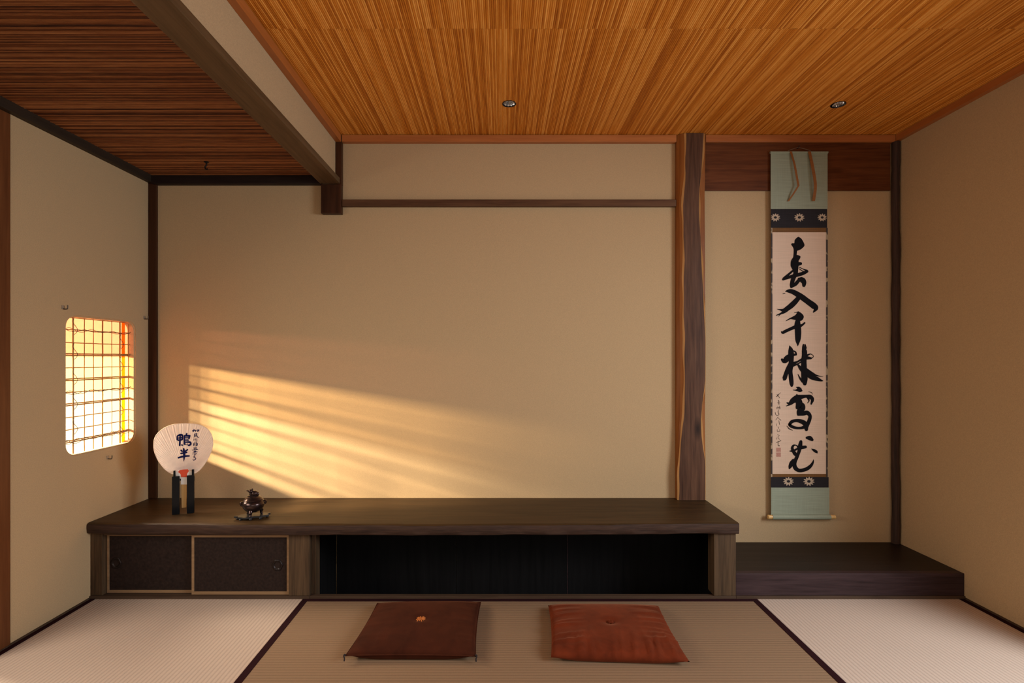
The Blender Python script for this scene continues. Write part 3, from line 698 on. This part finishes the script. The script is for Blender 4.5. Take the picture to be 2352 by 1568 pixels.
character([[(296,76,8),(350,78,26),(400,70,82),(430,82,62),(450,88,22)],[(352,28,12),(400,40,44)],[(184,344,10),(250,318,26),(300,290,30)],[(196,288,20),(240,300,50),(300,252,96),(372,212,112),(440,190,72),(520,180,52),(590,192,72),(622,240,52),(602,312,26)],[(545,200,40),(566,256,20),(538,294,10)],[(600,178,20),(642,212,13),(640,266,9)],[(556,104,7),(608,118,9),(624,150,6)],
 [(360,146,16),(382,230,92),(400,300,112),(372,376,66)],[(400,320,104),(446,340,104),(452,390,92),(404,430,84),(390,486,56)],[(386,478,52),(470,468,72),(536,456,72),(582,506,58),(574,570,60),(546,640,62),(520,690,72),(522,742,54)],
 [(238,652,48),(282,602,54),(360,586,54),(440,602,72),(500,642,80),(488,690,58),(420,710,44),(340,706,44),(270,682,50),(238,652,48)],[(196,676,6),(236,724,13),(290,748,8)]], [], D, pp, M['ink'])
character([[(524,874,40),(580,880,76),(624,912,46)],[(606,1058,6),(650,1084,44),(690,1110,46),(704,1132,12)],[(432,932,48),(420,1000,72),(410,1060,62),(390,1130,56),(362,1200,60),(332,1270,62),(322,1330,70),(346,1388,70),(400,1420,62),(470,1414,62),(540,1388,62),(600,1338,52),(634,1280,30),(642,1236,6)],
 [(514,1026,46),(460,1034,58),(400,1040,50),(356,1002,16),(310,1002,32),(286,1042,46),(300,1090,52),(330,1140,62),(346,1172,36)],[(238,1096,8),(292,1096,40)],[(330,1080,36),(384,1050,28)],[(302,1228,18),(280,1290,72),(252,1350,60),(238,1388,26)]], [], D, pp, M['ink'])
E = cv(1770, 895, 9.8, ink)
for st in ([[(130,155,20),(170,110,24),(200,80,10)],[(140,100,12),(200,180,16)],[(220,60,12),(226,80,8)]], [[(165,232,18),(192,258,14)],[(150,290,14),(210,285,12)],[(165,320,14),(200,315,12)],[(180,240,14),(180,320,14)]],
 [[(130,390,12),(140,430,12)],[(160,370,10),(160,430,10)],[(200,360,14),(205,430,14)],[(150,395,12),(210,395,12)],[(170,430,14),(210,425,12)]], [[(175,460,16),(165,500,18),(185,540,18)],[(100,510,18),(115,560,12),(160,575,14),(190,540,12)]],
 [[(165,610,12),(110,680,10)],[(150,620,10),(230,685,14)]], [[(180,690,12),(200,780,14)],[(130,760,9),(135,810,9)]], [[(165,830,14),(180,870,10)],[(145,890,10),(150,935,10),(200,930,12),(200,890,10)]],
 [[(150,1000,10),(195,1030,12)],[(170,1040,14),(165,1090,12),(200,1110,14)],[(130,1075,9),(130,1115,9)]], [[(120,1185,14),(175,1165,16),(230,1140,20)],[(165,1150,14),(165,1220,16),(170,1255,20),(195,1255,24)]]):
    character([[(x, y, q*0.72) for x, y, q in k] for k in st], [], E, pp, M['thin_ink'], 'signature_character')
for y0, y1 in ((1300, 1392), (1408, 1504)):
    bm = bmesh.new(); bm.faces.new([bm.verts.new(E(x, y)) for x, y in ((124, y0), (226, y0), (226, y1), (124, y1))]); obj('seal_mark', bm, M['seal'], pp, normals=False)

# ------------------------------------------------------------------ round fan on its stand
ZB = 0.3352; YFAN = 2.437; FTH = math.radians(21); FX = (421-CX)*YFAN/F
FN = Vector((math.sin(FTH), -math.cos(FTH), 0))                      # the fan is turned a little towards the room
def fp(x, y, d=0.0):
    k = (x-CX)/F; Y = (YFAN-math.tan(FTH)*FX)/(1-math.tan(FTH)*k); return P(x, y, Y)+FN*d
def fz(y, x=421): return fp(x, y).z
stand = thing('fan_stand', (FX, YFAN, ZB), 'black lacquered two legged stand holding the round fan', 'stand')
def slab(x0, x1, z0, z1, d0, d1, name, m, parent, bev=0.0012, top=None):
    bm = bmesh.new(); a, b = fp(x0, 823), fp(x1, 823)
    q = [Vector((p.x, p.y, z))+FN*d for d in (d1, d0) for p, z in ((a, z0), (b, z0), (b, z1), (a, z1))]
    v = [bm.verts.new(p) for p in q]
    for f in ((0, 1, 2, 3), (4, 7, 6, 5), (0, 4, 5, 1), (1, 5, 6, 2), (2, 6, 7, 3), (3, 7, 4, 0)): bm.faces.new([v[i] for i in f])
    bmesh.ops.bevel(bm, geom=list(bm.edges), offset=bev, segments=2, affect='EDGES')
    if name: return obj(name, bm, m, parent)
    return bm
for x0, x1, p0, p1 in ((397, 414, 400, 404.5), (431, 447.5, 442, 447)):
    lg = slab(x0, x1, ZB, fz(1091), 0.006, 0.020, 'leg', M['lacquer'], stand)
    slab(p0, p1, fz(1092), fz(1078), 0.007, 0.018, 'prong', M['lacquer'], lg, 0.0006)
slab(399, 446, fz(1104), fz(1096), -0.016, -0.006, 'crossbar', M['lacquer'], stand)
for x0, x1 in ((398, 401.5), (444.8, 447)): slab(x0, x1, fz(1106), fz(1095), -0.007, 0.007, 'bracket', M['lacquer'], stand)

fan = thing('round_fan', fp(421, 1166), 'round white paper fan with blue writing standing upright on the shelf', 'fan')
FF = cv(345, 965, 12.06, lambda x, y: fp(x, y, 0.0))
outl = smooth_path([(600,1490),(500,1430),(400,1350),(300,1230),(200,1080),(135,930),(100,780),(95,640),(120,500),(190,380),(300,270),(450,180),(620,120),(800,95),(980,85),(1180,95),(1350,120),(1500,180),(1620,270),(1700,400),(1738,550),(1735,700),(1700,840),(1640,980),(1570,1120),(1480,1250),(1380,1370),(1250,1470)], 5)
neck = (930, 1500)
bm = bmesh.new(); nr = 14; cols = []
for i, (x, y) in enumerate(outl):
    col = []
    for j in range(nr+1):
        t = j/nr; d = 0.00038*(1 if i % 2 else -1)*min(1, t*1.6)*(1-0.15*(t > 0.95))
        col.append(bm.verts.new(FF(neck[0]+(x-neck[0])*t, neck[1]+(y-neck[1])*t)+FN*d))
    cols.append(col)
for a, b in zip(cols, cols[1:]):
    for j in range(nr): bm.faces.new((a[j], b[j], b[j+1], a[j+1]))
bmesh.ops.remove_doubles(bm, verts=bm.verts, dist=1e-6)
fpap = obj('fan_paper', bm, M['fan_paper'], fan, normals=False)
bm = bmesh.new(); tube(bm, [FF(x, y) for x, y in outl], 0.0011, 6); obj('rim', bm, M['fan_rim'], fan, smooth=True)
bm = bmesh.new()                                                     # ribs fanned behind the sheet
for i in range(6, len(outl)-6, 3):
    x, y = outl[i]; a = FF(*neck)+FN*-0.0016; b = FF(neck[0]+(x-neck[0])*0.985, neck[1]+(y-neck[1])*0.985)+FN*-0.0016
    tube(bm, [a, b], 0.0007, 5)
tag(obj('ribs', bm, M['bamboo'], fan), kind='stuff')
bm = bmesh.new(); c = [fp(x, y, 0.003) for x, y in ((402, 1085), (410, 1079), (434, 1078.5), (444, 1084), (438, 1094), (430, 1099), (430.5, 1112), (415.5, 1112), (416, 1099), (407, 1095))]
extrude_poly(bm, c, FN*-0.0015); obj('neck_paper', bm, M['fan_white'], fan)
bm = bmesh.new(); c = [fp(x, y, 0.0045) for x, y in ((409.5, 1083), (413, 1079), (423, 1077.5), (432, 1077), (434.5, 1081), (430.5, 1086), (429, 1095), (416.5, 1095), (415.5, 1088))]
extrude_poly(bm, c, FN*-0.0012); obj('red_mark', bm, M['red_paint'], fan)
bm = slab(416, 429.5, fz(1165.5), fz(1090), -0.0035, 0.0025, None, None, None, 0.001)
for v in bm.verts:
    k = (v.co.z-fz(1165.5))/(fz(1090)-fz(1165.5)); c = fp(422.7, 823); k = 0.80+0.20*k
    v.co.x = c.x+(v.co.x-c.x)*k; v.co.y = c.y+(v.co.y-c.y)*k
obj('handle', bm, M['bamboo'], fan)
FI = cv(345, 965, 12.06, lambda x, y: fp(x, y, 0.0014)); OUT[0] = FN; BOLD[0] = 1.12
character([[(748,440,30),(755,530,48)],[(760,432,42),(820,402,48),(880,404,48),(898,440,44)],[(895,420,44),(890,515,44),(862,545,30)],[(772,488,26),(890,478,28)],[(768,548,40),(830,548,40),(892,528,38)],[(835,400,36),(830,520,44),(826,600,44),(820,692,46)],
 [(1016,365,36),(1000,402,40)],[(952,420,38),(946,520,40),(950,600,44),(950,662,46)],[(952,428,38),(1040,424,46),(1100,430,52)],[(1095,432,48),(1078,502,42)],[(960,474,18),(1080,468,22)],[(960,518,22),(1060,518,26)],[(960,560,26),(1066,554,28)],[(960,604,28),(1080,600,46),(1128,612,42)],[(1112,610,48),(1130,652,40),(1080,688,46),(1046,680,22)],[(876,678,40),(912,690,22)],[(986,648,18),(1002,680,18)],[(1030,640,16),(1048,668,16)]], [], FI, fpap, M['blue_ink'])
character([[(858,828,46),(890,860,36)],[(1042,808,36),(978,852,42)],[(850,916,38),(940,902,42),(1022,884,32)],[(780,1036,42),(880,1006,48),(1000,986,44),(1086,984,38)],[(930,778,36),(936,850,54),(946,950,60),(941,1050,40),(935,1136,6)]], [], FI, fpap, M['blue_ink'])
for st in ([[(1165,296,20),(1215,272,24),(1262,284,20),(1246,312,18)],[(1216,248,18),(1198,318,20)],[(1296,268,20),(1306,306,18)],[(1296,268,16),(1350,268,22),(1322,306,20)]],
 [[(1216,386,16),(1304,370,16)],[(1246,358,14),(1240,396,14)],[(1286,354,14),(1280,390,14)],[(1214,430,16),(1304,414,16)],[(1236,402,18),(1226,450,16),(1212,472,12)],[(1288,388,16),(1302,440,18),(1330,472,22),(1336,486,10)],[(1256,440,14),(1290,458,14)]],
 [[(1216,508,14),(1208,562,12)],[(1256,504,14),(1253,556,14)],[(1298,498,16),(1298,572,16)]],
 [[(1214,606,14),(1298,594,14)],[(1206,638,18),(1200,704,18)],[(1242,636,18),(1240,712,18)],[(1206,638,13),(1244,636,13)],[(1210,670,12),(1240,668,12)],[(1264,650,16),(1312,640,16)],[(1290,612,16),(1288,680,16),(1262,712,14)],[(1312,644,16),(1300,712,16)]],
 [[(1200,760,14),(1290,750,14)],[(1246,752,16),(1230,815,16)],[(1210,790,14),(1284,782,14),(1276,815,14)],[(1165,822,18),(1240,810,18),(1320,800,18)]],
 [[(1185,882,16),(1312,870,16)],[(1240,846,18),(1240,902,18)],[(1206,850,14),(1262,842,14),(1216,874,12)],[(1222,846,12),(1290,868,14)]],
 [[(1170,932,14),(1292,920,16)],[(1228,930,14),(1226,976,12)],[(1246,944,12),(1268,956,12)]],
 [[(1196,996,12),(1240,990,12),(1206,1036,12),(1246,1030,14),(1266,1056,18),(1244,1086,18),(1206,1100,18),(1180,1084,12)]]):
    character(st, [], FI, fpap, M['blue_ink'], 'small_character')

# ------------------------------------------------------------------ incense burner on its little stand
YI = 2.357; tc = P(580, 1186, YI)
tray = thing('burner_stand', (tc.x, YI, ZB), 'small black carved burl stand under the bronze incense burner', 'stand')
bm = bmesh.new(); n = 40; out = []
for k in range(n):
    a = 2*math.pi*k/n; r = 1+0.10*math.cos(5*a+0.6)+0.07*math.sin(9*a)+0.05*math.sin(3*a)
    x, y = 0.060*r*math.cos(a), 0.038*r*math.sin(a); out.append(Vector((tc.x+x+0.75*y, YI+y, ZB+0.008)))
extrude_poly(bm, out, (0, 0, 0.0068))
bmesh.ops.bevel(bm, geom=[e for e in bm.edges if len(e.link_faces) == 2 and e.calc_face_angle(0) > 1.2], offset=0.002, segments=2, affect='EDGES')
obj('top', bm, M['burl'], tray, smooth=True)
for a in (210, 255, 300, 340, 30, 90, 150):
    q = math.radians(a); x, y = 0.053*math.cos(q), 0.033*math.sin(q); bm = bmesh.new()
    lathe(bm, [(0, 0), (0.006, 0), (0.0075, 0.004), (0.005, 0.0085), (0, 0.0085)], (tc.x+x+0.75*y, YI+y, ZB), 12); obj('foot', bm, M['burl'], tray, smooth=True)
ZI = ZB+0.0150; bx = P(582, 0, YI).x
def sq(bm):                                        # squat body, turned a little
    for v in bm.verts: v.co.z = ZI+(v.co.z-ZI)*0.88; v.co.x = bx+(v.co.x-bx)*0.94; v.co.y = YI+(v.co.y-YI)*0.94
    bmesh.ops.rotate(bm, verts=bm.verts, cent=(bx, YI, ZI), matrix=Matrix.Rotation(math.radians(24), 3, 'Z'))
inc = thing('incense_burner', (bx, YI, ZI), 'small round dark bronze incense burner with animal knob on its lid', 'incense burner')
bm = bmesh.new(); prof = [(0, 0.016), (0.022, 0.017), (0.036, 0.026), (0.046, 0.040), (0.0495, 0.054), (0.047, 0.066), (0.043, 0.071), (0.045, 0.074), (0.042, 0.077), (0, 0.077)]
lathe(bm, prof, (bx, YI, ZI), 40); sq(bm); obj('bowl', bm, M['bronze'], inc, smooth=True)
bm = bmesh.new(); lathe(bm, [(0.0425, 0.0772), (0.043, 0.079), (0.036, 0.088), (0.024, 0.095), (0.010, 0.0985), (0, 0.099)], (bx, YI, ZI), 40); sq(bm); lid = obj('lid', bm, M['bronze'], inc, smooth=True)
for a in (250, 10, 130):
    q = math.radians(a); d = Vector((math.cos(q), math.sin(q), 0)); c0 = Vector((bx, YI, ZI)); bm = bmesh.new()
    tube(bm, [c0+d*0.030+Vector((0, 0, 0.028)), c0+d*0.036+Vector((0, 0, 0.018)), c0+d*0.034+Vector((0, 0, 0.008)), c0+d*0.038+Vector((0, 0, 0.0))], [0.011, 0.009, 0.0055, 0.0065], 10); sq(bm); obj('leg', bm, M['bronze'], inc, smooth=True)
for s in (-1, 1):
    bm = bmesh.new(); c0 = Vector((bx+s*0.047, YI, ZI+0.060)); tube(bm, smooth_path([c0+Vector((-s*0.003, 0, 0.006)), c0+Vector((s*0.005, 0, 0.008)), c0+Vector((s*0.0075, 0, 0.001)), c0+Vector((s*0.004, 0, -0.007)), c0+Vector((-s*0.004, 0, -0.009))], 4), 0.0046, 8); sq(bm); obj('ear', bm, M['bronze'], inc, smooth=True)
bm = bmesh.new(); c0 = Vector((bx-0.004, YI, ZI+0.097))              # crouching animal as the lid knob
def blob(cx, cz, rx, rz, ry=None, rot=0.0):
    cx, cz, rx, rz, ry = cx*1.15, cz*1.1, rx*1.25, rz*1.2, (ry or rx*0.8)*1.25
    m = Matrix.Translation(c0+Vector((cx, 0, cz))) @ Matrix.Rotation(rot, 4, 'Y') @ Matrix.Diagonal((rx, ry or rx*0.8, rz, 1)); bmesh.ops.create_uvsphere(bm, u_segments=14, v_segments=9, radius=1, matrix=m)
blob(0.008, 0.010, 0.013, 0.0115, 0.010); blob(-0.006, 0.022, 0.0095, 0.008, 0.008); blob(-0.015, 0.0245, 0.008, 0.0032, 0.005, 0.2); blob(-0.008, 0.008, 0.0035, 0.011); blob(0.019, 0.006, 0.006, 0.009); blob(-0.001, 0.0295, 0.0035, 0.004); blob(0.0, 0.0, 0.018, 0.004, 0.014)
sq(bm); obj('animal_knob', bm, M['bronze'], lid, smooth=True)

# ------------------------------------------------------------------ floor cushions
def cushion(name_label, corners, h, mat, seed, wr, thick, piping=False):
    """corners: back-left, back-right, front-right, front-left on the mat"""
    rnd = random.Random(seed); N = 56
    cs = [Vector((*c, 0)) for c in corners]; cen = sum(cs, Vector())/4
    root = thing('floor_cushion', (cen.x, cen.y, 0.0018), name_label, 'cushion', 'square velvet floor cushions on the middle mat')
    bm = bmesh.new(); folds = [(rnd.uniform(-0.95, 0.95), rnd.uniform(0.3, 1), rnd.uniform(0.02, 0.05), rnd.uniform(-0.5, 0.5)) for _ in range(22)]
    def surf(u, v, top):
        a = (u+1)/2; b = (v+1)/2
        p = cs[3]*(1-a)*(1-b)+cs[2]*a*(1-b)+cs[1]*a*b+cs[0]*(1-a)*b
        # sides pull in a little between the corner points
        e = 0.030; p = p+(cen-p)*(e*(1-u*u)*abs(v)**6+e*(1-v*v)*abs(u)**6)
        m = max(0.0, (1-abs(u)**2.6))*max(0.0, (1-abs(v)**2.6))
        z = h*m**0.42
        dim = math.exp(-((u-0.0)**2+(v-0.02)**2)/0.012); z -= h*0.30*dim
        w_ = 0.0
        for s, k, sg, lean in folds:
            q = (u-s-lean*(v+1)*0.3)/sg; w_ += math.exp(-q*q)*max(0, (-v-0.1))**1.2*k
            q = (v-s*0.9-lean*(u-1)*0.2)/(sg*1.3); w_ += 0.7*math.exp(-q*q)*max(0, (abs(u)-0.35))*k
        z += wr*w_*(m**0.25)*(1-dim)
        if top: return Vector((p.x, p.y, thick+z))
        zz = thick-(thick-0.0018)*min(1.0, 3.2*m**0.6)
        return Vector((p.x, p.y, max(0.0018, zz)))
    gt = [[bm.verts.new(surf(-1+2*i/N, -1+2*j/N, True)) for j in range(N+1)] for i in range(N+1)]
    gb = [[gt[i][j] if i in (0, N) or j in (0, N) else bm.verts.new(surf(-1+2*i/N, -1+2*j/N, False)) for j in range(N+1)] for i in range(N+1)]
    for i in range(N):
        for j in range(N):
            bm.faces.new((gt[i][j], gt[i+1][j], gt[i+1][j+1], gt[i][j+1])); bm.faces.new((gb[i][j], gb[i][j+1], gb[i+1][j+1], gb[i+1][j]))
    if piping:
        ring = [gt[i][0] for i in range(N+1)]+[gt[N][j] for j in range(1, N+1)]+[gt[i][N] for i in range(N-1, -1, -1)]+[gt[0][j] for j in range(N-1, 0, -1)]
        b2 = bmesh.new(); tube(b2, [v.co.copy() for v in ring]+[ring[0].co.copy()], 0.0022, 6, False); obj('piping', b2, mat, root, smooth=True)
    top = surf(0.0, 0.02, True)
    obj('cover', bm, mat, root, smooth='full')
    return root, cs, top, surf
def tuft(root, c, mat, r):
    bm = bmesh.new(); rnd = random.Random(3)
    for k in range(16):
        a = 2*math.pi*k/16+rnd.uniform(-0.2, 0.2); l = r*rnd.uniform(0.6, 1.1)
        tube(bm, smooth_path([c+Vector((0, 0, 0.002)), c+Vector((l*0.5*math.cos(a), l*0.5*math.sin(a), 0.008)), c+Vector((l*math.cos(a), l*math.sin(a), 0.004+rnd.uniform(-0.002, 0.002)))], 3), 0.0022, 5)
    obj('tuft', bm, mat, root, smooth=True)
root, cs, top, sf = cushion('dark chestnut brown floor cushion with orange tuft in the middle', [(-0.520, 2.205), (-0.088, 2.215), (-0.090, 1.815), (-0.538, 1.818)], 0.032, M['zab_dark'], 11, 0.0035, 0.024, True)
tuft(root, top, M['tuft_orange'], 0.019)
for i, s in ((3, -1), (2, 1)):
    bm = bmesh.new(); c = cs[i]+Vector((0, -0.001, 0.024))
    tube(bm, smooth_path([c, c+Vector((s*0.002, -0.003, 0.006)), c+Vector((s*0.005, -0.004, 0.002)), c+Vector((s*0.002, -0.006, -0.006)), c+Vector((s*0.003, -0.007, -0.014))], 4), 0.0026, 6); obj('corner_tassel', bm, M['tassel'], root, smooth=True)
root, cs, top, sf = cushion('rust orange wrinkled velvet floor cushion on the right', [(0.194, 2.195), (0.652, 2.190), (0.638, 1.785), (0.170, 1.812)], 0.033, M['zab_rust'], 5, 0.0150, 0.021)
tuft(root, top, M['zab_rust'], 0.012)
